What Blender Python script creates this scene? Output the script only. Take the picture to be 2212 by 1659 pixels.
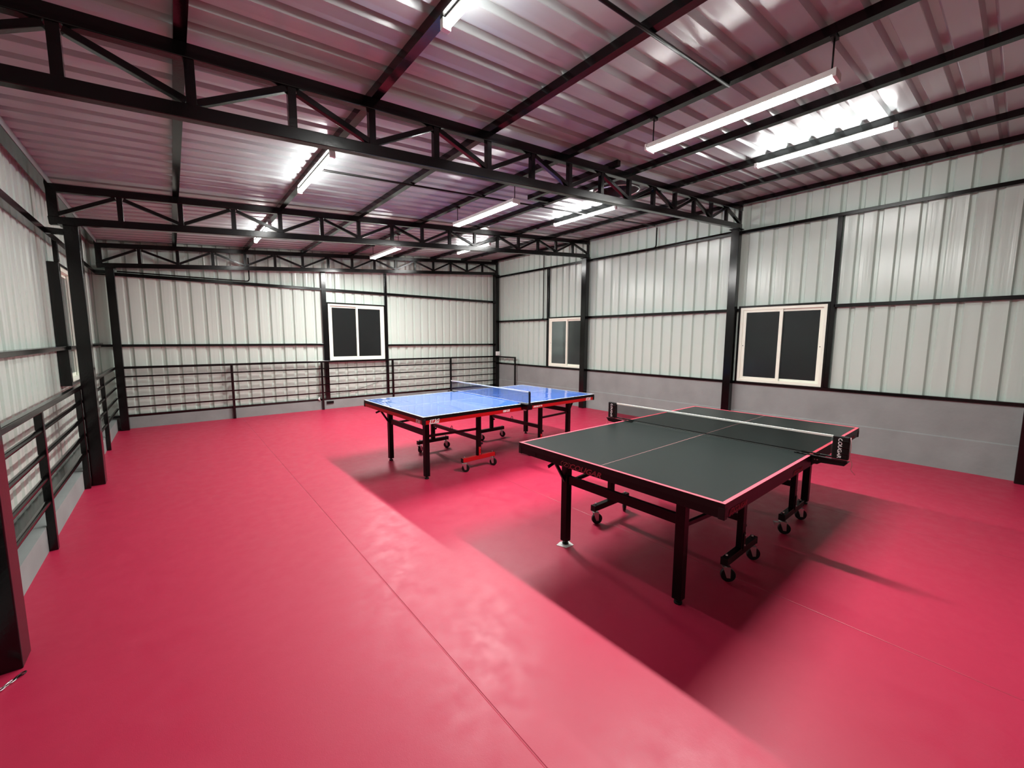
import bpy, bmesh, math, random
from mathutils import Vector, Matrix
random.seed(7)
for o in list(bpy.data.objects): bpy.data.objects.remove(o)
S = bpy.context.scene
COL = S.collection

# ------------------------------------------------------------------ camera
PITCH, ROLL, YAW, CAMH, FPX = 0.1110, 0.0045, 0.6886, 1.5508, 887.7265
fwd = Vector((math.sin(YAW)*math.cos(PITCH), math.cos(YAW)*math.cos(PITCH), -math.sin(PITCH)))
rgt = Vector((math.cos(YAW), -math.sin(YAW), 0)); up = rgt.cross(fwd)
r2 = rgt*math.cos(ROLL)+up*math.sin(ROLL); u2 = up*math.cos(ROLL)-rgt*math.sin(ROLL)
cd = bpy.data.cameras.new('camera'); cam = bpy.data.objects.new('camera', cd); COL.objects.link(cam)
cd.sensor_width = 36; cd.sensor_fit = 'HORIZONTAL'; cd.lens = FPX*36/2212; cd.clip_start = .02
cam.matrix_world = Matrix(((r2.x,u2.x,-fwd.x,0),(r2.y,u2.y,-fwd.y,0),(r2.z,u2.z,-fwd.z,CAMH),(0,0,0,1)))
S.camera = cam
# ------------------------------------------------------------------ view and world (night outside)
vs = S.view_settings; vs.view_transform = 'Standard'; vs.look = 'None'; vs.gamma = 1; vs.use_curve_mapping = False
vs.exposure = 3.25
W = bpy.data.worlds.new('night'); S.world = W; W.use_nodes = True
W.node_tree.nodes['Background'].inputs[0].default_value = (.0010,.0010,.0010,1)
W.node_tree.nodes['Background'].inputs[1].default_value = 1
LAMP_A, LAMP_B, LAMP_C = 8.0, 38.0, 11.0      # strength of the three rows of LED tubes

# ------------------------------------------------------------------ materials
def mat(name, col, rough=.5, metal=0, spec=.5, coat=0, bump=None, vary=None, emit=None, alpha=None):
    m = bpy.data.materials.new(name); m.use_nodes = True
    nt = m.node_tree; b = nt.nodes['Principled BSDF']
    b.inputs['Base Color'].default_value = (*col,1); b.inputs['Roughness'].default_value = rough
    b.inputs['Metallic'].default_value = metal; b.inputs['Specular IOR Level'].default_value = spec
    b.inputs['Coat Weight'].default_value = coat; b.inputs['Coat Roughness'].default_value = .12
    if emit: b.inputs['Emission Color'].default_value = (*emit[0],1); b.inputs['Emission Strength'].default_value = emit[1]
    tc = nt.nodes.new('ShaderNodeTexCoord')
    def noise(scale, vec=(1,1,1), detail=3):
        mp = nt.nodes.new('ShaderNodeMapping'); mp.inputs['Scale'].default_value = vec
        nt.links.new(tc.outputs['Object'], mp.inputs['Vector'])
        n = nt.nodes.new('ShaderNodeTexNoise'); n.inputs['Scale'].default_value = scale; n.inputs['Detail'].default_value = detail
        nt.links.new(mp.outputs[0], n.inputs['Vector']); return n
    if bump:
        n = noise(bump[0], bump[2] if len(bump) > 2 else (1,1,1))
        bp = nt.nodes.new('ShaderNodeBump'); bp.inputs['Strength'].default_value = bump[1]; bp.inputs['Distance'].default_value = bump[3] if len(bump) > 3 else .01
        nt.links.new(n.outputs['Fac'], bp.inputs['Height']); nt.links.new(bp.outputs[0], b.inputs['Normal'])
    if vary:   # (scale, amount, vec)
        n = noise(vary[0], vary[2] if len(vary) > 2 else (1,1,1), 5)
        r = nt.nodes.new('ShaderNodeMapRange'); r.inputs['From Min'].default_value = .3; r.inputs['From Max'].default_value = .7
        r.inputs['To Min'].default_value = 1-vary[1]; r.inputs['To Max'].default_value = 1+vary[1]
        nt.links.new(n.outputs['Fac'], r.inputs['Value'])
        mx = nt.nodes.new('ShaderNodeVectorMath'); mx.operation = 'SCALE'; mx.inputs[0].default_value = col
        nt.links.new(r.outputs[0], mx.inputs['Scale']); nt.links.new(mx.outputs[0], b.inputs['Base Color'])
        rr = nt.nodes.new('ShaderNodeMapRange'); rr.inputs['From Min'].default_value = .3; rr.inputs['From Max'].default_value = .7
        rr.inputs['To Min'].default_value = max(.02,rough-.07); rr.inputs['To Max'].default_value = rough+.07
        nt.links.new(n.outputs['Fac'], rr.inputs['Value']); nt.links.new(rr.outputs[0], b.inputs['Roughness'])
    return m

M = {}
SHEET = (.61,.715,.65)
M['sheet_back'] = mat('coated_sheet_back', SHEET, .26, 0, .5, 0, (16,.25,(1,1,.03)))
M['sheet_side'] = mat('coated_sheet_side', (.535,.63,.575), .24, 0, .5, 0, (16,.42,(1,1,.03)))  # same coating as the back; dimmer light is put into this darker colour
M['sheet_roof'] = mat('coated_sheet_roof', (.40,.44,.44), .24, 0, .6, 0, (10,.12,(.06,1,1)))
M['steel'] = mat('black_gloss_steel', (.0016,.0012,.0013), .18, 0, .42, 0, (60,.04))
M['steel_flat'] = mat('black_satin_steel', (.0025,.0015,.0015), .40, 0, .25)
M['dado'] = mat('grey_plaster', (.255,.278,.272), .75, 0, .3, 0, (25,.15), (3,.10))
M['cream'] = mat('cream_aluminium', (.84,.88,.76), .4)
M['white'] = mat('white_plastic', (.80,.80,.78), .45)
M['housing'] = mat('lamp_housing', (.72,.72,.70), .4)
M['dark_vent'] = mat('dull_galvanised', (.20,.18,.19), .35, .7)
M['chrome'] = mat('zinc_plate', (.62,.62,.63), .28, 1)
M['rubber'] = mat('black_rubber', (.003,.003,.003), .5, 0, .3)
M['blk_top'] = mat('black_table_top', (.008,.0125,.0115), .38, 0, .20, 0, (220,.05))
M['blk_frame'] = mat('black_table_frame', (.0022,.001,.0012), .32, 0, .16)
M['blk_apron'] = mat('black_table_apron', (.006,.0028,.0034), .38, 0, .18)
M['pink_line'] = mat('red_edge_line', (.80,.085,.13), .5)
M['centre_line'] = mat('faint_red_line', (.30,.15,.15), .5)
M['deep_red_ink'] = mat('deep_red_lettering', (.22,.010,.022), .5)
M['blue_top'] = mat('blue_table_top', (.025,.13,.58), .25, 0, .5, .2, (200,.02))
M['white_line'] = mat('white_edge_line', (.80,.84,.86), .4)
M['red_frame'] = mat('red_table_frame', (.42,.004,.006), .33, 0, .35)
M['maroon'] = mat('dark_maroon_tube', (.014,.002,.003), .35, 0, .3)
M['red_leg'] = mat('black_leg_tube', (.0028,.0012,.0014), .35, 0, .16)
M['white_ink'] = mat('white_lettering', (.82,.80,.80), .5)
M['net_tape'] = mat('white_net_tape', (.74,.76,.70), .6)
M['cord'] = mat('pale_pink_cord', (.75,.42,.42), .6)
def emis(name, col, s):
    m = bpy.data.materials.new(name); m.use_nodes = True; nt = m.node_tree
    nt.nodes.remove(nt.nodes['Principled BSDF']); e = nt.nodes.new('ShaderNodeEmission')
    e.inputs[0].default_value = (*col,1); e.inputs[1].default_value = s
    nt.links.new(e.outputs[0], nt.nodes['Material Output'].inputs[0]); return m
LC = (1.0,1.0,.965)
M['lampA'] = emis('led_tube_left', LC, LAMP_A); M['lampB'] = emis('led_batten_hung', LC, LAMP_B); M['lampC'] = emis('led_tube_right', LC, LAMP_C)
def mixmat(name, transp, shader_col, rough, tint=(1,1,1), dirt=0, dirtcol=(.3,.3,.3), bump=None, gloss=1.0):
    """clear sheet: transparent with a glossy and a slightly dirty diffuse layer"""
    m = bpy.data.materials.new(name); m.use_nodes = True; nt = m.node_tree
    nt.nodes.remove(nt.nodes['Principled BSDF']); N = nt.nodes.new; L = nt.links.new
    t = N('ShaderNodeBsdfTransparent'); t.inputs[0].default_value = (*tint,1)
    d = N('ShaderNodeBsdfDiffuse'); d.inputs[0].default_value = (*dirtcol,1)
    m1 = N('ShaderNodeMixShader'); m1.inputs[0].default_value = dirt; L(t.outputs[0], m1.inputs[1]); L(d.outputs[0], m1.inputs[2])
    g = N('ShaderNodeBsdfGlossy'); g.inputs[0].default_value = (*shader_col,1); g.inputs[1].default_value = rough
    f = N('ShaderNodeFresnel'); f.inputs[0].default_value = 1.45
    mu = N('ShaderNodeMath'); mu.operation = 'MULTIPLY'; mu.inputs[1].default_value = gloss; L(f.outputs[0], mu.inputs[0])
    m2 = N('ShaderNodeMixShader'); L(mu.outputs[0], m2.inputs[0]); L(m1.outputs[0], m2.inputs[1]); L(g.outputs[0], m2.inputs[2])
    if bump:
        tc = N('ShaderNodeTexCoord'); n = N('ShaderNodeTexNoise'); n.inputs['Scale'].default_value = bump[0]; L(tc.outputs['Object'], n.inputs['Vector'])
        b = N('ShaderNodeBump'); b.inputs['Strength'].default_value = bump[1]; b.inputs['Distance'].default_value = .01
        L(n.outputs[0], b.inputs['Height']); L(b.outputs[0], g.inputs['Normal']); L(b.outputs[0], f.inputs['Normal'])
    L(m2.outputs[0], nt.nodes['Material Output'].inputs[0]); return m
M['pane'] = mixmat('window_glass', 1, (.85,.88,.9), .16, (.8,.85,.85), .045, (.15,.16,.16), (3,.04), .75)
M['net'] = mixmat('black_net', 1, (.3,.3,.3), .6, (1,1,1), .50, (.010,.012,.012), None, .15)
M['net_blue'] = mixmat('blue_net', 1, (.3,.3,.3), .6, (1,1,1), .42, (.03,.04,.10), None, .15)
M['film'] = mixmat('clear_plastic_film', 1, (1,1,1), .06, (.97,.98,1), .10, (.42,.70,.95), None, 1.0)

M['film_hazy'] = mixmat('hazy_plastic_film', 1, (1,1,1), .08, (.97,.98,1), .24, (.40,.60,.78), None, 1.0)

# floor: red vinyl laid in strips, seams every 1.8 m, scuffed
def floor_mat():
    m = bpy.data.materials.new('red_vinyl_floor'); m.use_nodes = True; nt = m.node_tree; N = nt.nodes.new; L = nt.links.new
    b = nt.nodes['Principled BSDF']; tc = N('ShaderNodeTexCoord'); sx = N('ShaderNodeSeparateXYZ'); L(tc.outputs['Object'], sx.inputs[0])
    n1 = N('ShaderNodeTexNoise'); n1.inputs['Scale'].default_value = 1.1; n1.inputs['Detail'].default_value = 6; L(tc.outputs['Object'], n1.inputs['Vector'])
    n2 = N('ShaderNodeTexNoise'); n2.inputs['Scale'].default_value = 9; n2.inputs['Detail'].default_value = 8; n2.inputs['Roughness'].default_value = .65; L(tc.outputs['Object'], n2.inputs['Vector'])
    n3 = N('ShaderNodeTexNoise'); n3.inputs['Scale'].default_value = 260; L(tc.outputs['Object'], n3.inputs['Vector'])
    # seam mask
    a = N('ShaderNodeMath'); a.operation = 'ADD'; a.inputs[1].default_value = 18-.945+.9; L(sx.outputs[0], a.inputs[0])
    md = N('ShaderNodeMath'); md.operation = 'MODULO'; md.inputs[1].default_value = 1.8; L(a.outputs[0], md.inputs[0])
    sb = N('ShaderNodeMath'); sb.operation = 'SUBTRACT'; sb.inputs[1].default_value = .9; L(md.outputs[0], sb.inputs[0])
    ab = N('ShaderNodeMath'); ab.operation = 'ABSOLUTE'; L(sb.outputs[0], ab.inputs[0])
    lt = N('ShaderNodeMapRange'); lt.inputs['From Min'].default_value = .0015; lt.inputs['From Max'].default_value = .0055
    lt.inputs['To Min'].default_value = 1; lt.inputs['To Max'].default_value = 0; L(ab.outputs[0], lt.inputs['Value'])
    mix = N('ShaderNodeMix'); mix.data_type = 'RGBA'; mix.inputs[6].default_value = (.46,.0155,.058,1); mix.inputs[7].default_value = (.51,.019,.070,1)
    L(n1.outputs['Fac'], mix.inputs[0])
    mix2 = N('ShaderNodeMix'); mix2.data_type = 'RGBA'; mix2.inputs[7].default_value = (.26,.02,.03,1); L(mix.outputs[2], mix2.inputs[6])
    s2 = N('ShaderNodeMath'); s2.operation = 'MULTIPLY'; s2.inputs[1].default_value = .40; L(lt.outputs[0], s2.inputs[0]); L(s2.outputs[0], mix2.inputs[0])
    L(mix2.outputs[2], b.inputs['Base Color'])
    rr = N('ShaderNodeMapRange'); rr.inputs['From Min'].default_value = .35; rr.inputs['From Max'].default_value = .65
    rr.inputs['To Min'].default_value = .40; rr.inputs['To Max'].default_value = .52; L(n2.outputs['Fac'], rr.inputs['Value']); L(rr.outputs[0], b.inputs['Roughness'])
    b.inputs['Specular IOR Level'].default_value = .5
    b1 = N('ShaderNodeBump'); b1.inputs['Strength'].default_value = .10; b1.inputs['Distance'].default_value = .01; L(n2.outputs['Fac'], b1.inputs['Height'])
    b2 = N('ShaderNodeBump'); b2.inputs['Strength'].default_value = .12; b2.inputs['Distance'].default_value = .002; L(n3.outputs['Fac'], b2.inputs['Height']); L(b1.outputs[0], b2.inputs['Normal'])
    b3 = N('ShaderNodeBump'); b3.invert = True; b3.inputs['Strength'].default_value = .6; b3.inputs['Distance'].default_value = .003; L(lt.outputs[0], b3.inputs['Height']); L(b2.outputs[0], b3.inputs['Normal'])
    L(b3.outputs[0], b.inputs['Normal']); return m
M['floor'] = floor_mat()

# ------------------------------------------------------------------ mesh helpers
class MB:
    def __init__(s): s.v = []; s.f = []; s.sm = []
    def add(s, vs_, fs, smooth=False):
        k = len(s.v); s.v += [Vector(p) for p in vs_]; s.f += [[i+k for i in f] for f in fs]; s.sm += [smooth]*len(fs); return s
    def box(s, x0, x1, y0, y1, z0, z1):
        x0,x1 = sorted((x0,x1)); y0,y1 = sorted((y0,y1)); z0,z1 = sorted((z0,z1))
        return s.add([(x0,y0,z0),(x1,y0,z0),(x1,y1,z0),(x0,y1,z0),(x0,y0,z1),(x1,y0,z1),(x1,y1,z1),(x0,y1,z1)],
                     [(3,2,1,0),(4,5,6,7),(0,1,5,4),(1,2,6,5),(2,3,7,6),(3,0,4,7)])
    def bar(s, a, b, w, h, side=None):
        """box section from a to b; w across `side`, h along the third axis"""
        a, b = Vector(a), Vector(b); d = (b-a).normalized()
        sd = Vector(side) if side else (Vector((0,0,1)).cross(d) if abs(d.z) < .95 else Vector((1,0,0)))
        sd = (sd - d*sd.dot(d)).normalized(); n = d.cross(sd)
        P = []
        for c in (a, b):
            for i, j in ((-1,-1),(1,-1),(1,1),(-1,1)): P.append(c+sd*i*w/2+n*j*h/2)
        return s.add(P, [(3,2,1,0),(4,5,6,7),(0,1,5,4),(1,2,6,5),(2,3,7,6),(3,0,4,7)])
    def tube(s, pts, r, n=10, closed=False, cap=True):
        pts = [Vector(p) for p in pts]; m = len(pts); k = len(s.v); ref = None
        for i, p in enumerate(pts):
            d = (pts[(i+1) % m]-pts[i-1]) if closed else (pts[min(i+1,m-1)]-pts[max(i-1,0)])
            d.normalize()
            if ref is None: ref = Vector((0,0,1)) if abs(d.z) < .9 else Vector((1,0,0))
            a = (ref-d*ref.dot(d)).normalized(); ref = a; b = d.cross(a)
            rr = r[i] if isinstance(r,(list,tuple)) else r
            for j in range(n):
                t = 2*math.pi*j/n; s.v.append(p+a*math.cos(t)*rr+b*math.sin(t)*rr)
        for i in range(m if closed else m-1):
            for j in range(n):
                q = (i+1) % m
                s.f.append([k+i*n+j, k+i*n+(j+1) % n, k+q*n+(j+1) % n, k+q*n+j]); s.sm.append(True)
        if cap and not closed:
            s.f.append([k+j for j in range(n)][::-1]); s.f.append([k+(m-1)*n+j for j in range(n)]); s.sm += [False,False]
        return s
    def cyl(s, a, b, r, n=20): return s.tube([a,b], r, n)
    def build(s, name, m, parent=None, bevel=0, world=True):
        me = bpy.data.meshes.new(name)
        off = parent.location if (parent is not None and world) else Vector((0,0,0))
        me.from_pydata([tuple(p-off) for p in s.v], [], s.f); me.update()
        for p, q in zip(me.polygons, s.sm): p.use_smooth = q
        bm = bmesh.new(); bm.from_mesh(me); bmesh.ops.recalc_face_normals(bm, faces=bm.faces); bm.to_mesh(me); bm.free()
        o = bpy.data.objects.new(name, me); COL.objects.link(o); me.materials.append(M[m] if isinstance(m,str) else m)
        if bevel:
            b = o.modifiers.new('bevel','BEVEL'); b.width = bevel; b.segments = 2; b.limit_method = 'ANGLE'; b.angle_limit = .8
        if parent is not None: o.parent = parent
        return o
def tag(o, label, cat, group=None):
    o['label'] = label; o['category'] = cat
    if group: o['group'] = group
    return o
def struct(o, label=None):
    o['kind'] = 'structure'
    if label: o['label'] = label
    return o
def thing(name, label, cat, loc=(0,0,0), rz=0, group=None):
    o = bpy.data.objects.new(name, None); COL.objects.link(o); o.location = loc; o.rotation_euler = (0,0,rz); o.empty_display_size = .1
    return tag(o, label, cat, group)
def lettering(name, text, size, m, parent, mw, shear=0, ext=.0006, sx=1.0, sp=1.0):
    cu = bpy.data.curves.new('t','FONT'); cu.body = text; cu.size = size; cu.extrude = ext; cu.shear = shear; cu.space_character = sp
    cu.align_x = 'CENTER'; cu.align_y = 'CENTER'; cu.offset = size*.022; cu.resolution_u = 3
    t = bpy.data.objects.new('t', cu); COL.objects.link(t); bpy.context.view_layer.update()
    me = bpy.data.meshes.new_from_object(t.evaluated_get(bpy.context.evaluated_depsgraph_get()))
    bpy.data.objects.remove(t)
    me.transform(mw @ Matrix.Diagonal((sx,1,1,1))); me.materials.clear(); me.materials.append(M[m]); me.name = name
    o = bpy.data.objects.new(name, me); COL.objects.link(o); o.parent = parent; return o
def frame_mat(origin, xaxis, yaxis):
    x = Vector(xaxis).normalized(); y = Vector(yaxis).normalized(); z = x.cross(y)
    return Matrix(((x.x,y.x,z.x,origin[0]),(x.y,y.y,z.y,origin[1]),(x.z,y.z,z.z,origin[2]),(0,0,0,1)))

# ------------------------------------------------------------------ the room
XR, XL, YB, YN = 7.108, -.79, 9.37, -3.4       # inner faces of the low plaster walls; near end behind the camera
SL = .0795
def ztop(x): return 3.01+SL*(x+.81)            # top of the truss top chord
def zroof(x): return ztop(x)+.065              # underside of the roof sheet
fl = MB().box(-1.02,7.30,YN-.1,9.56,-.12,0).build('floor','floor'); struct(fl)

def corrugated(name, s0, s1, pitch, phase, m, place, zlo, zhi, holes=()):
    """trapezoid-ribbed sheet; place(s,d,z) maps along-wall, outward depth and height"""
    pts = {round(s0,4): None, round(s1,4): None}
    k = math.floor((s0-phase)/pitch)-1; ribs = []
    while phase+k*pitch < s1+pitch:
        c = phase+k*pitch; ribs.append(c)
        for e in (-.036,-.019,.019,.036,-.075,.075):
            if s0 < c+e < s1: pts[round(c+e,4)] = None
        k += 1
    for h in holes: pts[round(h[0],4)] = None; pts[round(h[1],4)] = None
    ss = sorted(pts)
    def d(s):
        c = min(ribs, key=lambda r: abs(r-s)); a = abs(s-c)
        if a < .0195: return .035
        if a < .0361: return .035*(.0361-a)/.0166
        return 0
    mb = MB()
    for a, b in zip(ss[:-1], ss[1:]):
        if b-a < 1e-4: continue
        mid = (a+b)/2; rng = [(zlo, zhi)]
        for h in holes:
            if h[0]-1e-4 <= mid <= h[1]+1e-4: rng = [(zlo, h[2]), (h[3], zhi)]
        for (l, u) in rng:
            la = l(a) if callable(l) else l; lb = l(b) if callable(l) else l
            ua = u(a) if callable(u) else u; ub = u(b) if callable(u) else u
            mb.add([place(a,d(a),la),place(b,d(b),lb),place(b,d(b),ub),place(a,d(a),ua)], [(0,1,2,3)])
    o = mb.build(name, m)
    bm = bmesh.new(); bm.from_mesh(o.data); bmesh.ops.remove_doubles(bm, verts=bm.verts, dist=1e-4); bm.to_mesh(o.data); bm.free()
    sd = o.modifiers.new('thick','SOLIDIFY'); sd.thickness = .003; sd.offset = 1
    return o
W1 = (1.700, 2.845, .875, 2.050)    # right wall windows: along y, height
W2 = (6.090, 7.235, .875, 2.030)
WB = (2.615, 3.850, 1.053, 2.270)   # back wall window: along x
WL = (6.500, 7.720, 1.050, 2.290)   # left wall window: along y
XS, YS, LS = 7.165, 9.435, -.955    # planes of the wall sheets
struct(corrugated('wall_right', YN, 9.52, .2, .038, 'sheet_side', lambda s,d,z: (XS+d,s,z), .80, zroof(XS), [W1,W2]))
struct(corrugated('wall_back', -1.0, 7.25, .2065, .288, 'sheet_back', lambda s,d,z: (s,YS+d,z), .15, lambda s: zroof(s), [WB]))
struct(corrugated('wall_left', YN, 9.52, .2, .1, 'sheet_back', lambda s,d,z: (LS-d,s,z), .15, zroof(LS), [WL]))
struct(corrugated('wall_near', -1.0, 7.25, .2, .05, 'sheet_back', lambda s,d,z: (s,YN-d,z), 0, lambda s: zroof(s)))
VH = (3.16, 3.88, 4.30, 5.02)       # opening for the roof ventilator: y0,y1,x0,x1
ce = corrugated('ceiling', YN-.05, 9.55, .2, .06, 'sheet_roof', lambda s,d,x: (x,s,zroof(x)+d), -1.02, 7.30, [VH])
struct(ce)
# low plaster walls
struct(MB().box(XR+.012,XR+.17,YN,9.54,0,.835).box(XR,XR+.02,YN,9.37,0,.385).add(
    [(XR,YN,.385),(XR+.013,YN,.40),(XR+.013,9.37,.40),(XR,9.37,.385)],[(0,1,2,3)]).build('baseboard_right','dado'))
struct(MB().box(-.98,7.28,YB,YB+.16,0,.195).build('baseboard_back','dado'))
struct(MB().box(XL-.2,XL,YN,YB,0,.185).build('baseboard_left','dado'))
# grey strip painting in the reflection on the eave tube's inner face
struct(MB().box(-.821,-.817,YN,9.24,3.006,zroof(-.82)-.006).build('eave_reflection_1','dado'))

# windows: aluminium sliders with black surround
def window(name, place, s0, s1, z0, z1, label):
    """place(s,d,z): s along wall, d into the wall (0 = inner face)"""
    root = bpy.data.objects.new(name, None); COL.objects.link(root); root.location = place((s0+s1)/2, 0, z0); struct(root, label)
    def B(mb, a, b, d0, d1, l, u):
        p = place(a,d0,l); q = place(b,d1,u); mb.box(p[0],q[0],p[1],q[1],p[2],q[2])
    mb = MB(); t = .028
    for a,b,l,u in ((s0-t,s1+t,z0-t,z0),(s0-t,s1+t,z1,z1+t),(s0-t,s0,z0,z1),(s1,s1+t,z0,z1)): B(mb,a,b,-.004,.075,l,u)
    mb.build('surround','steel',root)
    mb = MB(); f = .042
    for a,b,l,u in ((s0,s1,z0,z0+f),(s0,s1,z1-f,z1),(s0,s0+f,z0+f,z1-f),(s1-f,s1,z0+f,z1-f)): B(mb,a,b,.004,.070,l,u)
    mb.build('window_frame','cream',root,.002)
    m_ = (s0+s1)/2; g = .045
    for (a,b,dd) in ((s0+f,m_+.025,.040),(m_-.025,s1-f,.014)):
        sb = MB()
        for p,q,l,u in ((a,b,z0+f,z0+f+g*.8),(a,b,z1-f-g*.8,z1-f),(a,a+g,z0+f+g*.8,z1-f-g*.8),(b-g,b,z0+f+g*.8,z1-f-g*.8)): B(sb,p,q,dd,dd+.022,l,u)
        sh = sb.build('sash','cream',root,.0015)
        pn = MB(); B(pn,a+g-.004,b-g+.004,dd+.009,dd+.013,z0+f+g*.8-.004,z1-f-g*.8+.004)
        p = pn.build('pane','pane',root); p.parent = sh
        k = MB(); ly = a+.018 if dd > .02 else b-.018
        B(k,ly-.006,ly+.006,dd-.004,dd,(z0+z1)/2-.02,(z0+z1)/2-.008)
        kk = k.build('latch_hole','rubber',root); kk.parent = sh
    return root
window('window_1', lambda s,d,z: (XR+d,s,z), *W1, 'cream sliding window in the right wall, nearest the camera')
window('window_2', lambda s,d,z: (XR+d,s,z), *W2, 'cream sliding window in the right wall, partly behind the far column')
window('window_3', lambda s,d,z: (s,YB+.012+d,z), *WB, 'cream sliding window in the back wall above the railing')
window('window_4', lambda s,d,z: (-.870-d,s,z), *WL, 'cream sliding window in the left wall between two black columns')

# ------------------------------------------------------------------ steel frame
def zbot(x): return 2.625+.0835*(x+.84)        # underside of the truss bottom chord
TX = [7.075-.4935*k for k in range(17)]
def truss(y, label):
    """y = front face; box chords, 17 uprights, 16 zigzag diagonals"""
    r = thing('roof_truss', label, 'roof truss', (3.1,y+.03,2.9), 0, 'black steel roof trusses')
    yc = y+.03; xa, xb = -.845, 7.10
    def tc(x): return ztop(x)-.0375
    def bc(x): return zbot(x)+.0375
    MB().bar((xa,yc,tc(xa)),(xb,yc,tc(xb)),.06,.075,(0,1,0)).build('top_chord','steel',r,.004)
    MB().bar((xa,yc,bc(xa)),(xb,yc,bc(xb)),.06,.075,(0,1,0)).build('bottom_chord','steel',r,.004)
    for i, x in enumerate(TX):
        w = .046
        MB().box(x-w/2,x+w/2,yc-.022,yc+.022,bc(x)+.03,tc(x)-.03).build('upright','steel',r,.002)
    for i in range(16):
        x0, x1 = TX[i], TX[i+1]
        if i % 2 == 0: a = (x0-.02,yc,bc(x0)+.055); b = (x1+.03,yc,tc(x1)-.05)
        else: a = (x0-.03,yc,tc(x0)-.05); b = (x1+.02,yc,bc(x1)+.055)
        MB().bar(a,b,.038,.036,(0,1,0)).build('diagonal','steel',r,.002)
    MB().box(TX[16]-.02,TX[16]+.05,yc-.028,yc+.028,bc(TX[16])-.0,tc(TX[16])+.0).build('end_plate','steel',r)
    return r
truss(2.90, 'black steel truss nearest the camera, crossing the whole roof')
truss(6.00, 'middle black steel truss crossing the roof')
truss(9.25, 'black steel truss farthest back, against the back wall')
def column(x0, x1, y0, y1, h, label, g):
    r = thing('steel_column', label, 'column', ((x0+x1)/2,(y0+y1)/2,0), 0, g)
    MB().box(x0,x1,y0,y1,0,h).build('shaft','steel',r,.005)
    MB().box(x0-.03,x1+.02,y0-.02,y1+.02,h-.004,h+.006).build('cap_plate','steel',r)
    return r
gl, gr = 'black columns along the left railing', 'black columns against the right wall'
column(-.748,-.642,2.82,2.96,zbot(-.72)-.006,'thick black column at the left edge, nearest the camera',gl)
column(-.748,-.642,5.96,6.10,zbot(-.72)-.006,'black column of the left railing under the middle truss',gl)
column(-.748,-.642,9.21,9.35,zbot(-.72)-.006,'black column in the far left corner under the last truss',gl)
hR = zbot(7.04)-.006
column(6.985,7.100,-.27,-.13,3.27,'black column cut by the right edge of the photo',gr)
column(6.985,7.100,2.895,3.015,hR,'black column on the right wall left of the near window',gr)
column(6.985,7.100,5.995,6.125,hR,'black column on the right wall overlapping the far window',gr)
column(6.985,7.100,9.205,9.345,hR,'black column in the far right corner behind the blue table',gr)
# purlins
PX = [.135,1.18,2.17,3.13,4.16,5.13,6.03,7.03]
PL = ['black roof purlin nearest the left wall','roof purlin carrying the left row of tube lights','third roof purlin from the left wall',
      'roof purlin from which the middle row of battens hangs','roof purlin just right of the hanging battens','roof purlin carrying the right row of tube lights',
      'second roof purlin from the right wall','roof purlin running along the top of the right wall']
for x, lab in zip(PX, PL):
    o = MB().box(x-.028,x+.028,YN,9.43,ztop(x)-.0,zroof(x)-.003).build('roof_purlin','steel'); tag(o, lab, 'purlin', 'black roof purlins')
o = MB().box(-.905,-.822,YN,9.43,3.004,zroof(-.905)-.004).build('roof_purlin','steel'); tag(o,'black eave tube along the top of the left wall','purlin','black roof purlins')
# girts and studs
def girt(box, label, name='wall_girt', g=None, cat='wall girt'):
    o = MB().box(*box).build(name,'steel',None,.003); tag(o,label,cat,g); return o
GR,GB,GL = 'black girts on the right wall','black girts on the back wall','black girts on the left wall'
girt((XR,XR+.055,YN,9.40,3.215,3.262),'upper black girt running the length of the right wall',g=GR)
girt((XR,XR+.055,-.13,1.635,1.995,2.040),'middle girt of the right wall, right of the near window',g=GR)
girt((XR,XR+.055,2.875,6.062,1.995,2.040),'middle girt of the right wall between the two windows',g=GR)
girt((XR,XR+.055,7.265,9.40,1.990,2.035),'middle girt of the right wall, beyond the far window',g=GR)
girt((XR-.012,XR+.056,-.13,9.37,.832,.872),'lowest black girt along the top of the right plaster wall',g=GR)
girt((-.90,7.10,YB+.012,YB+.062,2.530,2.585),'upper black girt across the back wall',g=GB)
girt((-.90,2.535,YB+.012,YB+.062,1.380,1.420),'middle girt of the back wall, left of its window',g=GB)
girt((3.90,7.10,YB+.012,YB+.062,1.355,1.395),'middle girt of the back wall, right of its window',g=GB)
girt((-.90,7.10,YB+.006,YB+.060,.196,.235),'lowest black girt along the foot of the back wall',g=GB)
girt((-.952,-.872,YN,9.42,2.530,2.595),'upper black girt along the left wall',g=GL)
girt((-.952,-.872,YN,6.44,1.405,1.445),'middle girt of the left wall, near side of its window',g=GL)
girt((-.8655,-.842,6.43,7.79,1.405,1.445),'flat black bar crossing in front of the left window',g=GL)
girt((-.952,-.872,7.79,9.42,1.405,1.445),'middle girt of the left wall, far side of its window',g=GL)
girt((-.952,-.872,YN,9.42,.191,.230),'lowest girt along the foot of the left wall',g=GL)
for yy,t in ((5.98,'middle'),(9.23,'far')):
    girt((-.875,-.746,yy,yy+.05,2.535,2.590),'short black link joining the %s left column to the wall girt'%t,'link_bar','short black link bars at the left wall','link bar')
def stud(box, label): o = MB().box(*box).build('wall_stud','steel',None,.003); tag(o,label,'wall stud','black upright studs of the walls')
stud((XR,XR+.055,1.618,1.672,.872,3.215),'black stud right of the near window on the right wall')
stud((XR,XR+.055,7.264,7.318,.872,3.215),'black stud left of the far window on the right wall')
stud((2.500,2.588,YB+.005,YB+.062,.235,2.95),'wide black stud left of the back window')
stud((3.878,3.935,YB+.008,YB+.062,.235,3.02),'black stud right of the back window')
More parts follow.
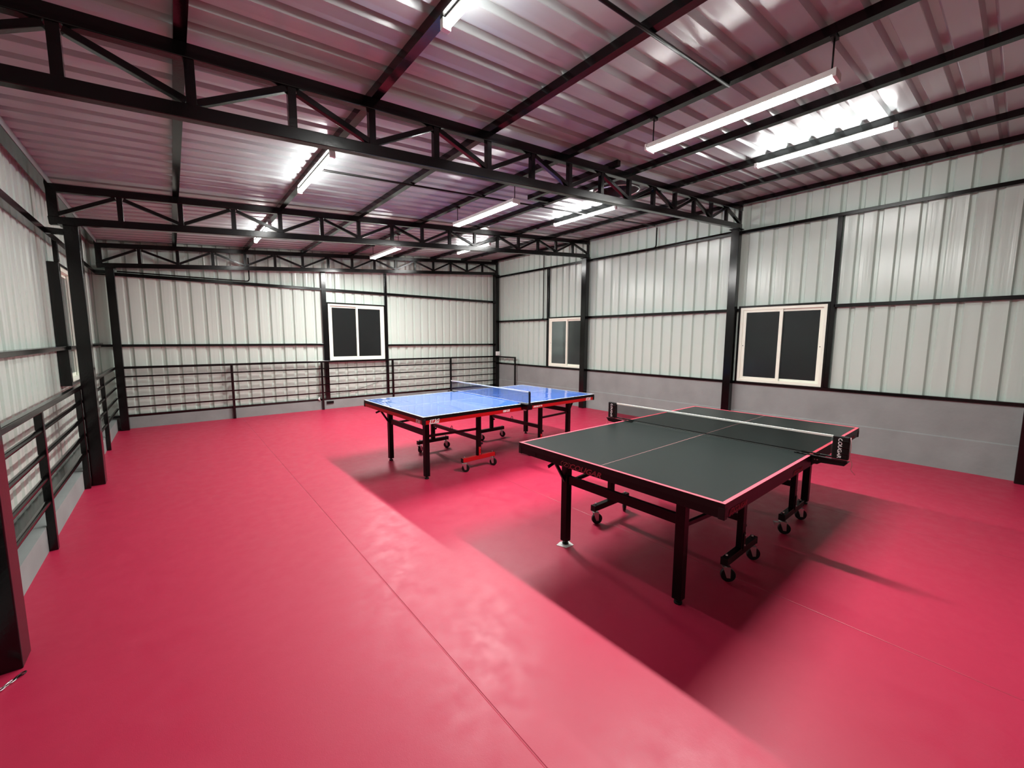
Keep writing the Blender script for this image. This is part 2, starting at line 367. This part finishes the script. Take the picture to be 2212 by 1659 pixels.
stud((-.952,-.866,6.430,6.471,1.015,2.325),'wide black stud on the near side of the left window')
stud((-.900,-.860,6.425,6.465,2.325,2.532),'short narrow black stud above the left window')
stud((-.952,-.866,7.749,7.79,1.015,2.532),'black stud on the far side of the left window')

# ------------------------------------------------------------------ conduits
def pipe(pts, label, r=.011, clips=()):
    t = MB().tube(pts, r, 8).build('conduit_pipe','steel_flat'); tag(t,label,'conduit','black electrical conduits')
    for c in clips: MB().tube([Vector(c)+Vector((-.004,0,0)),Vector(c)+Vector((.004,0,0))], r+.004, 8).build('clip','chrome',t,world=False)
    return t
def bend(a, c, b, n=5, r=.06):
    a,b,c = Vector(a),Vector(b),Vector(c); p = c+(a-c).normalized()*r; q = c+(b-c).normalized()*r
    return [a]+[p*(1-t)**2+c*2*t*(1-t)+q*t*t for t in [i/n for i in range(n+1)]]+[b]
pipe([(1.18,1.43,ztop(1.18)-.012),(3.13,1.43,ztop(3.13)-.012)],'black conduit crossing under the purlins in the nearest bay')
pipe([(1.18,4.40,ztop(1.18)-.012),(7.02,4.40,ztop(7.02)-.012)],'black conduit crossing under the purlins behind the first truss')
pipe(bend((XR-.02,4.40,3.60),(XR-.02,4.40,3.245),(XR-.02,6.0,3.245)),'black conduit dropping down the right wall above the girt between columns')
pipe(bend((XR-.02,4.39,3.24),(XR-.02,4.41,3.250),(XR-.02,3.03,3.268)),'black conduit running above the right girt towards the near column',.010)
pipe(bend((XR-.02,7.415,3.60),(XR-.02,7.415,2.020),(XR-.02,9.18,2.020)),'black conduit dropping beside the far window of the right wall')
pipe(bend((1.21,YB-.02,3.04),(1.21,YB-.02,2.60),(-.62,YB-.02,2.60)),'black conduit bent down onto the upper girt of the back wall')
pipe([(XR-.03,9.195,2.0),(XR-.03,9.195,1.19)],'short black conduit above the white switch box',.009)

# ------------------------------------------------------------------ guard railings
RZ = [.885,.712,.540,.367]
r = thing('guard_railing','black tubular guard railing along the back wall behind the blue table','railing',(3.1,YB-.03,0),0,'black guard railings')
yb = YB-.030
MB().bar((-.645,yb,1.035),(7.05,yb,1.035),.042,.040).build('handrail','steel',r,.006)
MB().bar((7.03,yb,1.035),(7.03,8.40,1.035),.042,.040).build('handrail_return','steel',r,.006)
for z in RZ: MB().box(-.645,6.99,yb-.0125,yb+.0125,z-.0125,z+.0125).build('rail','steel',r)
for x in (.83,2.425,4.01,5.60): MB().box(x-.02,x+.02,yb-.02,yb+.02,0,1.02).build('post','steel',r,.003)
MB().box(7.012,7.048,8.40,8.436,0,1.02).build('post','steel',r,.003)
r = thing('guard_railing','black tubular guard railing along the left wall','railing',(-.765,6,0),0,'black guard railings')
xl = -.765
MB().bar((xl,-2.9,1.035),(xl,9.21,1.035),.045,.042).build('handrail','steel',r,.006)
for z in RZ: MB().tube([(xl,-2.9,z),(xl,9.21,z)],.018,12).build('rail','steel',r)
for y in (4.325,5.90,7.745): MB().box(xl-.022,xl+.022,y-.022,y+.022,0,1.02).build('post','steel',r,.003)

# ------------------------------------------------------------------ lamps
def tube_light(x, y0, y1, zp, m, label, g, side):
    t = thing('tube_light', label, 'tube light', (x,(y0+y1)/2,zp), 0, g)
    MB().box(x-.013,x+.013,y0,y1,zp-.016,zp-.001).build('housing','housing',t,.003)
    MB().cyl((x,y0+.015,zp-.034),(x,y1-.015,zp-.034),.0185,14).build('diffuser',m,t)
    for y in (y0,y1): MB().box(x-.024,x+.024,y-.012,y+.02,zp-.053,zp-.001).build('end_cap','housing',t,.003)
    return t
gA,gC,gB = 'tube lights on the left purlin','tube lights on the right purlin','hanging batten lights in the middle'
za = ztop(1.18); zc = ztop(5.13)
tube_light(1.19,.80,1.99,za,'lampA','tube light of the left row cut by the top edge of the photo',gA,1)
tube_light(1.19,3.93,5.12,za,'lampA','tube light of the left row just behind the nearest truss',gA,1)
tube_light(1.19,6.93,8.22,za,'lampA','tube light of the left row behind the middle truss',gA,1)
tube_light(5.12,.84,1.98,zc,'lampC','tube light of the right row nearest the camera',gC,1)
tube_light(5.12,3.86,5.10,zc,'lampC','tube light of the right row behind the nearest truss',gC,1)
tube_light(5.12,6.95,8.16,zc,'lampC','farthest tube light of the right row, behind the middle truss',gC,1)
def batten(x, y0, y1, z, label):
    t = thing('batten_light', label, 'batten light', (x,(y0+y1)/2,z), 0, gB)
    MB().box(x-.054,x+.054,y0+.01,y1-.01,z+.0075,z+.044).build('housing','housing',t,.004)
    mb = MB(); pr = [(x-.050,z+.0075),(x-.043,z+.002),(x-.020,z),(x+.020,z),(x+.043,z+.002),(x+.050,z+.0075)]; n = 5
    k = [(p[0],y0+.015,p[1]) for p in pr]+[(p[0],y1-.015,p[1]) for p in pr]
    mb.add(k, [(j,j+1,n+2+j,n+1+j) for j in range(n)]+[tuple(range(n+1))]+[tuple(range(n+1,2*n+2))], True); mb.build('diffuser','lampB',t)
    for y in (y0,y1): MB().box(x-.054,x+.054,y-.006,y+.014,z-.003,z+.046).build('end_cap','housing',t,.003)
    for y in (y0+.03,y1-.03):
        MB().cyl((x,y,z+.05),(x,y,ztop(x)),.005,8).build('hanger_rod','steel_flat',t)
        MB().box(x-.034,x+.034,y-.015,y+.015,ztop(x)-.012,ztop(x)-.001).build('clamp','steel_flat',t)
    return t
zb = ztop(3.13)-.245
batten(3.13,.80,2.04,zb,'big hanging batten light nearest the camera')
batten(3.13,3.74,5.02,zb,'hanging batten light between the nearest and middle trusses')
batten(3.13,6.88,8.10,zb,'hanging batten light behind the middle truss')

# ------------------------------------------------------------------ roof ventilator with its trimmers
cx, cy, R_ = 4.66, 3.52, .30
v = thing('roof_ventilator','round roof ventilator opening with shiny rim behind the nearest truss','ventilator',(cx,cy,zroof(cx)),0)
mb = MB(); n = 32; x0,x1,y0,y1 = 4.29,5.03,3.15,3.89
ring = []; outr = []
for j in range(n):
    a = 2*math.pi*j/n; c_, s_ = math.cos(a), math.sin(a); ring.append((cx+R_*c_, cy+R_*s_))
    k = .37/max(abs(c_),abs(s_)); outr.append((cx+k*c_, cy+k*s_))
V = [(p[0],p[1],zroof(p[0])+.004) for p in ring]+[(p[0],p[1],zroof(p[0])+.004) for p in outr]
mb.add(V, [(j,(j+1)%n,n+(j+1)%n,n+j) for j in range(n)]); mb.build('flashing_plate','dark_vent',v)
mb = MB(); H = .34
V = [(p[0],p[1],zroof(p[0])-.03) for p in ring]+[(p[0],p[1],zroof(cx)+H) for p in ring]
mb.add(V, [(j,(j+1)%n,n+(j+1)%n,n+j) for j in range(n)], True); mb.build('throat','dark_vent',v)
MB().tube([(p[0],p[1],zroof(p[0])-.032) for p in ring],.009,8,True).build('rim','chrome',v)
mb = MB().cyl((cx,cy,zroof(cx)+H),(cx,cy,zroof(cx)+H+.02),R_+.01,32); mb.build('cap','dark_vent',v)
for j in range(12):
    a = 2*math.pi*j/12; b = a+.35
    MB().add([(cx+.27*math.cos(a),cy+.27*math.sin(a),zroof(cx)+.06),(cx+.22*math.cos(b),cy+.22*math.sin(b),zroof(cx)+.06),
              (cx+.22*math.cos(b),cy+.22*math.sin(b),zroof(cx)+.32),(cx+.27*math.cos(a),cy+.27*math.sin(a),zroof(cx)+.32)],[(0,1,2,3)]).build('vane','chrome',v)
o = MB().box(3.775,3.825,2.84,4.28,ztop(3.8)+.005,zroof(3.8)-.002).build('trimmer','steel'); tag(o,'short black trimmer beside the ventilator, poking past the nearest truss','trimmer')
o = MB().bar((3.82,4.25,ztop(3.82)+.035),(4.13,4.25,ztop(4.13)+.035),.05,.055,(0,1,0)).build('trimmer','steel'); tag(o,'short black cross trimmer between purlins behind the ventilator','trimmer')

# ------------------------------------------------------------------ table tennis tables
def caster(parent, x, y, ang, brake):
    """swivelled wheel with fork under a wheel bar; local coordinates, ang = swivel"""
    R = .045; tr = .014
    def put(mb, name, m, bev=0):
        c_, s_ = math.cos(ang), math.sin(ang)
        mb.v = [Vector((x+p.x*c_-p.y*s_, y+p.x*s_+p.y*c_, p.z)) for p in mb.v]
        return mb.build(name, m, parent, bev, False)
    put(MB().cyl((tr,-.0125,R),(tr,.0125,R),R,26),'wheel','rubber',.004)
    put(MB().cyl((tr,-.0150,R),(tr,.0150,R),.010,12),'hub','chrome')
    f = MB()
    for s_ in (-1,1):
        yy = s_*.0175
        f.add([(-.022,yy-.001,.099),(.024,yy-.001,.099),(tr+.011,yy-.001,.030),(tr-.011,yy-.001,.030),
               (-.022,yy+.001,.099),(.024,yy+.001,.099),(tr+.011,yy+.001,.030),(tr-.011,yy+.001,.030)],
              [(3,2,1,0),(4,5,6,7),(0,1,5,4),(1,2,6,5),(2,3,7,6),(3,0,4,7)])
    f.box(-.024,.026,-.019,.019,.098,.102)
    if brake: f.box(-.060,-.020,-.015,.015,.088,.093).box(-.064,-.056,-.015,.015,.072,.093)
    put(f,'fork','chrome')
    put(MB().cyl((0,0,.10),(0,0,.119),.008,8),'stem','chrome')
def table(name, label, cx_, cy_, rz, c):
    t = thing(name, label, 'table tennis table', (cx_,cy_,0), rz)
    L2, W2_ = 1.37, .7625; sw = 0
    for s in (-1,1):
        xo, xi = s*L2, s*.004
        top = MB().box(xi,xo,-W2_,W2_,.738,.7595).build('tabletop',c['top'],t,.002,False)
        ln = MB()
        def lb(a,b,p,q): ln.box(a,b,p,q,.7595,.7602)
        lb(xi,xo,-W2_,-W2_+.02); lb(xi,xo,W2_-.02,W2_); lb(xo-s*.02,xo,-W2_+.02,W2_-.02)
        e = ln.build('boundary_line',c['line'],t,0,False); e.parent = top
        MB().box(xi,xo-s*.02,-.0015-c['cw'],.0015+c['cw'],.7595,.7602).build('centre_line',c['cline'],top,0,False)
        rim = MB(); w=.006
        rim.box(xi,xo,-W2_-.001,-W2_+w,.722,.7598).box(xi,xo,W2_-w,W2_+.001,.722,.7598).box(xo-s*w,xo+s*.001,-W2_,W2_,.722,.7598)
        rim.build('rim','steel_flat',top,0,False)
        ap = MB(); ai = s*.012
        ap.box(ai,xo-s*.002,-W2_+.001,-W2_+.022,.680,.724).box(ai,xo-s*.002,W2_-.022,W2_-.001,.680,.724)
        ap.box(xo-s*.022,xo-s*.001,-W2_+.001,W2_-.001,.680,.724).box(ai,ai+s*.02,-W2_+.001,W2_-.001,.684,.724)
        apo = ap.build('apron',c['apron'],t,.002,False)
        for sy in (-1,1):
            MB().box(xo-s*.030,xo+s*.003,sy*(W2_+.003),sy*(W2_-.030),.676,.737).build('corner_guard','rubber',t,.004,False)
            # end leg
            lx, ly = s*1.168, sy*.452
            lg = MB().box(lx-.027,lx+.027,ly-.028,ly+.028,.030,.684).build('leg',c['leg'],t,.003,False)
            MB().cyl((lx,ly,.012),(lx,ly,.036),.011,10).cyl((lx,ly,0),(lx,ly,.014),.024,16).build('foot','rubber',lg,.002,False)
            # brace from leg out to the end of the top
            if s*sy < 0: MB().bar((lx,ly+sy*.0,.470),(s*1.31,ly,.690),.018,.022).build('leg_brace',c['tube'],t,.002,False)
            MB().bar((lx,ly,.478),(s*.53,sy*.515,.482),.022,.026).build('side_brace',c['tube'],t,.002,False)
            if s*sy < 0: MB().add([(s*1.30,ly+sy*.02,.655),(s*1.345,ly+sy*.02,.640),(s*1.335,ly+sy*.02,.620),(s*1.27,ly+sy*.02,.640),
                      (s*1.30,ly+sy*.026,.655),(s*1.345,ly+sy*.026,.640),(s*1.335,ly+sy*.026,.620),(s*1.27,ly+sy*.026,.640)],
                     [(3,2,1,0),(4,5,6,7),(0,1,5,4),(1,2,6,5),(2,3,7,6),(3,0,4,7)]).build('latch',c['tube'],t,0,False)
            # inner post with its wheel bar
            px, py = s*.515, sy*.530
            MB().box(px-.026,px+.026,py-.020,py+.020,.125,.684).build('wheel_post',c['leg'],t,.003,False)
            MB().box(px-.035*s,px-.095*s,py-.022,py+.022,.655,.684).build('gusset',c['leg'],t,0,False)
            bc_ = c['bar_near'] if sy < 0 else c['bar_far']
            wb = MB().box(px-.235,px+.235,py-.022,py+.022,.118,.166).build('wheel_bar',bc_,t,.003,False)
            for k in (-1,1):
                MB().box(px+k*.235,px+k*.239,py-.023,py+.023,.117,.167).build('end_plug','rubber',wb,0,False)
                sw += 1; caster(wb, px+k*.205, py, c['swivel'][sw % len(c['swivel'])], s > 0 and sy < 0 and k < 0)
                MB().cyl((px+k*.205,py,.166),(px+k*.205,py,.181),.007,8).build('bolt','chrome',wb,0,False)
            MB().box(px-.014,px+.014,py+sy*.020,py+sy*.026,.150,.270).build('adjuster',c['adj'],t,0,False)
            for z in (.185,.255): MB().cyl((px,py+sy*.025,z),(px,py+sy*.032,z),.006,8).build('adjuster_bolt','chrome',t,0,False)
            MB().cyl((px+.03,py,.30),(px+.055,py,.30),.014,10).build('knob','rubber',t,0,False)
        MB().box(s*1.168-.013,s*1.168+.013,-.43,.43,.480,.542).build('leg_crossbar',c['leg'],t,.002,False)
        MB().box(s*.515-.013,s*.515+.013,-.51,.51,.340,.385).build('post_crossbar',c['tube'],t,.002,False)
        MB().tube([(s*.515,.03,.385),(s*.515,.035,.41),(s*.515,.05,.425),(s*.515,.065,.41),(s*.515,.07,.385)],.004,6).build('hook',c['tube'],t,0,False)
        # runners under the top
        for sy in (-1,1): MB().box(s*.05,s*1.2,sy*.50-.012,sy*.50+.012,.70,.738).build('runner',c['tube'],t,0,False)
    return t
Bk = dict(swivel=(.55,-.9,-.7,-.5,.7,-1.0,-.8),top='blk_top',line='pink_line',cline='centre_line',cw=.0004,apron='blk_apron',leg='blk_frame',tube='blk_frame',bar_near='blk_frame',bar_far='blk_frame',adj='blk_frame')
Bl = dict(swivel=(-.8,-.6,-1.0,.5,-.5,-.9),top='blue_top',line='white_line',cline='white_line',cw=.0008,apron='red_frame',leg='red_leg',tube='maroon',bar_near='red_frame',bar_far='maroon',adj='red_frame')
tb = table('table_tennis_table','black table tennis table with red edge line, nearest the camera',3.3727,1.5821,.0023,Bk)
tu = table('table_tennis_table','blue table tennis table with red frame and white lines',3.2307,4.4832,.0285,Bl)
def on_end(x, y, z): return frame_mat((x,y,z),(0,-1,0),(0,0,1))       # on the left end apron, reads left to right from the left
def on_side(x, y, z): return frame_mat((x,y,z),(1,0,0),(0,0,1))       # on the near long side
# black table marks
lettering('logo_lettering','COUGAR',.050,'deep_red_ink',tb,on_end(-1.3705,.115,.700),.35,.0006,1.25)
mb = MB()
for sgn, a0 in ((1,.5),(-1,.5)):
    arc = [( .0,) for _ in range(0)]
for (ry, rz_, a0, a1) in ((.045,.022,-1.0,1.0),(.045,.022,math.pi-1.0,math.pi+1.0),(.024,.014,.3,2*math.pi-.2)):
    P = [(-1.3710, .275+ry*math.cos(a0+(a1-a0)*k/14), .702+rz_*math.sin(a0+(a1-a0)*k/14)) for k in range(15)]
    mb.tube(P,.0022,4)
mb.tube([(-1.371,.292,.690),(-1.371,.262,.716)],.003,4)
mb.build('logo_emblem','deep_red_ink',tb,0,False)
lettering('side_lettering','(Z)COUGAR',.040,'deep_red_ink',tb,on_side(-1.21,-.7640,.703),.35,.0006,.95)
lettering('side_lettering','(Z)COUGAR',.034,'deep_red_ink',tb,on_side(-.29,-.7640,.703),.35,.0006,.95)
lettering('side_lettering','COUGAR',.034,'deep_red_ink',tb,on_side(1.14,-.7640,.703),.35,.0006,.95)
MB().box(-1.3712,-1.370,.575,.635,.690,.712).build('sticker','blk_apron',tb,0,False)
# blue table stickers: a small plate of white italic letters with an underline
def stag(parent, mw, k=1.0):
    lettering('sticker_lettering','ST  G',.044*k,'white_ink',parent,mw @ Matrix.Translation((0,.006,0)),.25,.0006,1.1)
    lettering('sticker_lettering','A',.036*k,'white_ink',parent,mw @ Matrix.Translation((.013*k,.0,0)),.1,.0006,1.0)
    b = MB(); b.cyl((0,0,-.0005),(0,0,.0006),.006*k,12); b.v = [mw @ (p+Vector((.016*k,.021*k,0))) for p in b.v]; b.build('sticker_dot','white_ink',parent,0,False)
    b = MB().box(-.060*k,.055*k,-.0185*k,-.0125*k,-.0005,.0006); b.v = [mw @ p for p in b.v]; b.build('sticker_underline','white_ink',parent,0,False)
stag(tu, on_side(-1.245,-.7645,.702)); stag(tu, on_side(1.235,-.7645,.702),.9)
stag(tu, on_end(-1.3705,-.655,.702),.8)
lettering('sticker_lettering','1000 DX',.036,'white_ink',tu,on_side(-.285,-.7645,.702),.3,.0006,.8)
lettering('sticker_lettering','APPROVED BY TTFI',.029,'white_ink',tu,on_side(.235,-.7645,.702),.25,.0006,.62)
# clear protective film left on the blue top
def film(x0, x1, y0, y1, cut, seed):
    random.seed(seed); nx, ny = 70, 44; V = []; F = []
    cr = [(random.uniform(x0,x1), random.uniform(y0,y1), random.uniform(1.35,1.75), random.uniform(.12,.5), random.uniform(.002,.007)) for _ in range(16)]
    for i in range(nx+1):
        for j in range(ny+1):
            x = x0+(x1-x0)*i/nx; y = y0+(y1-y0)*j/ny; z = .7610+.0007*math.sin(7*x+3*y)*math.sin(5*y-2*x)
            for (a,b,th,ln,h) in cr:
                u = (x-a)*math.cos(th)+(y-b)*math.sin(th); w = -(x-a)*math.sin(th)+(y-b)*math.cos(th)
                if abs(u) < ln: z += h*math.exp(-(w/.012)**2)*(1-abs(u)/ln)
            V.append((x,y,max(z,.7604)))
    for i in range(nx):
        for j in range(ny):
            a = i*(ny+1)+j
            if cut and (i/nx-.70)-1.6*(j/ny) > 0: continue
            F.append((a,a+ny+1,a+ny+2,a+1))
    mb = MB(); mb.add(V,F,True); return mb.build('protective_film','film',tu,0,False)
film(-1.365,-.03,-.755,.755,True,3).data.materials[0] = M['film_hazy']; film(.04,1.365,-.755,.755,False,8)

# nets: lifted off as one piece, so things of their own
def net(label, cx_, cy_, rz, m, mtape, letters, cover):
    t = thing('table_tennis_net', label, 'table tennis net', (cx_,cy_,.7602), rz)
    n = MB(); k = 24
    V = []
    for i in range(k+1):
        y = -.86+1.72*i/k
        for z in (.012,.05,.10,.146): V.append((.0035*math.sin(i*.9+z*30),y,z))
    n.add(V,[(i*4+j,i*4+4+j,i*4+5+j,i*4+1+j) for i in range(k) for j in range(3)],True); n.build('net_mesh',m,t,0,False)
    MB().box(-.004,.004,-.87,.87,.143,.157).build('top_tape',mtape,t,.001,False)
    MB().box(-.003,.003,-.80,.80,.008,.014).build('bottom_cord','steel_flat' if cover else mtape,t,0,False)
    for s in (-1,1):
        ye = s*.915 if cover else s*.86
        if cover:
            p = MB().box(-.016,.016,ye-.045,ye+.045,.004,.158).build('post','rubber',t,.006,False)
            for z in (.045,.085,.125): MB().bar((-.017,ye-.045,z),(-.017,ye+.0,z),.006,.010,(1,0,0)).build('post_rib','steel',p,.002,False)
            MB().bar((-.03,ye+s*.045,-.001),(-.03,s*.665,-.001+.004),.022,.010,(1,0,0)).build('clamp_bar','steel',t,.002,False)
            MB().bar((.035,ye+s*.03,.003),(.035,s*.69,.003),.018,.010,(1,0,0)).build('clamp_bar','steel',t,.002,False)
            MB().add([(-.028,ye+s*.05,-.006),(-.028,s*.765,-.006),(-.028,s*.765,-.055),(-.028,s*.80,-.055),(-.028,s*.82,-.040),(-.028,ye+s*.03,-.034),
                      (.028,ye+s*.05,-.006),(.028,s*.765,-.006),(.028,s*.765,-.055),(.028,s*.80,-.055),(.028,s*.82,-.040),(.028,ye+s*.03,-.034)],
                     [(0,1,2,3,4,5),(6,7,8,9,10,11),(0,1,7,6),(1,2,8,7),(2,3,9,8),(3,4,10,9),(4,5,11,10),(5,0,6,11)]).build('clamp','rubber',t,.002,False)
            for k_ in (.785,.800): MB().cyl((-.029,s*k_,-.022),(-.032,s*k_,-.022),.004,8).build('clamp_bolt','chrome',t,0,False)
            if letters:
                lettering('post_lettering',letters,.030,'white_ink',p,frame_mat((-.0168,ye+.004,.080),(0,0,-1),(0,-1,0)),.1,.0006,1.05)
            MB().tube([(0,ye+s*.047,.155),(0,ye+s*.052,.10),(0,ye+s*.050,.03),(.0,ye+s*.066,-.02),(0,ye+s*.060,-.055),(.0,ye+s*.085,-.085)],.0022,6).build('cord','cord',t,0,False)
        else:
            MB().box(-.010,.010,ye-.010,ye+.010,-.012,.158).build('post','steel',t,.003,False)
            MB().box(-.05,.03,s*.70,ye+s*.012,-.001,.006).box(-.05,.03,s*.768,ye+s*.02,-.060,.000).build('clamp','steel',t,.004,False)
            MB().cyl((-.02,s*.80,-.062),(-.02,s*.80,-.078),.02,14).build('clamp_screw','chrome',t,.002,False)
    return t
net('black net with white tape and black clamps on the black table',3.3727-.005,1.5821,.0023,'net','net_tape','COUGAR',True)
net('blue-tinted net with white tape clamped across the blue table',3.2307,4.4832,.0285,'net_blue','white_line',None,False)

# ------------------------------------------------------------------ small things
# paper wedge under the near-left foot of the black table
p = MB().add([(-.060,.030,0),(-.030,-.045,0),(.045,-.050,0),(.058,.015,0),(.0,.048,0),
              (-.060,.030,.0035),(-.030,-.045,.0035),(.045,-.050,.0035),(.058,.015,.0035),(.0,.048,.0035)],
             [(4,3,2,1,0),(5,6,7,8,9),(0,1,6,5),(1,2,7,6),(2,3,8,7),(3,4,9,8),(4,0,5,9)]).build('paper_scrap','white')
p.location = (3.3727-1.168-.012,1.5821+.445,.0005); tag(p,'white scrap of folded paper at a foot of the black table','paper')
s = thing('switch_box','white switch box on the far right corner column','switch box',(7.04,9.19,1.065))
MB().box(6.975,7.105,9.165,9.203,1.065,1.180).build('box','white',s,.006)
for k in range(3): MB().box(6.988+k*.036,7.016+k*.036,9.159,9.166,1.095,1.150).build('switch','white',s,.002)
b = MB().box(2.50,2.645,YB-.022,YB+.002,.115,.172).build('junction_box','steel_flat',None,.004); tag(b,'small flat black box low on the back wall behind the railing','junction box')
w = MB().tube([(2.33,YB+.045,.30),(2.7,YB+.040,.31),(3.0,YB+.040,.335),(3.35,YB+.045,.42),(3.655,YB+.045,.505),(3.70,YB+.045,.53)],.004,6).build('loose_cable','steel_flat'); tag(w,'thin loose cable sagging across the back wall below the window','cable')
b = MB(); random.seed(5)
pts = [(2.36,YB-.012,.27),(2.34,YB-.02,.24),(2.37,YB-.012,.20)]
w = MB().tube(pts,[.012,.020,.010],8).build('plastic_bag_scrap','white'); tag(w,'small crumpled white plastic scrap on the back railing post','plastic scrap')
# chain on the floor at the foot of the nearest left column
ch = thing('metal_chain','short metal chain lying on the red floor at the nearest left column','chain',(-.66,2.70,0))
for k in range(8):
    a = Vector((-.635,2.765,.007)).lerp(Vector((-.720,2.640,.007)), k/7); d = Vector((-.085,-.125,0)).normalized(); n_ = Vector((-d.y,d.x,0)) if k % 2 == 0 else Vector((-d.y*.35,d.x*.35,.9)).normalized()
    P = [a+d*.014*math.cos(t)+n_*.008*math.sin(t) for t in [2*math.pi*i/12 for i in range(12)]]
    MB().tube(P,.0030,6,True).build('link','chrome' if k > 1 else 'steel',ch)
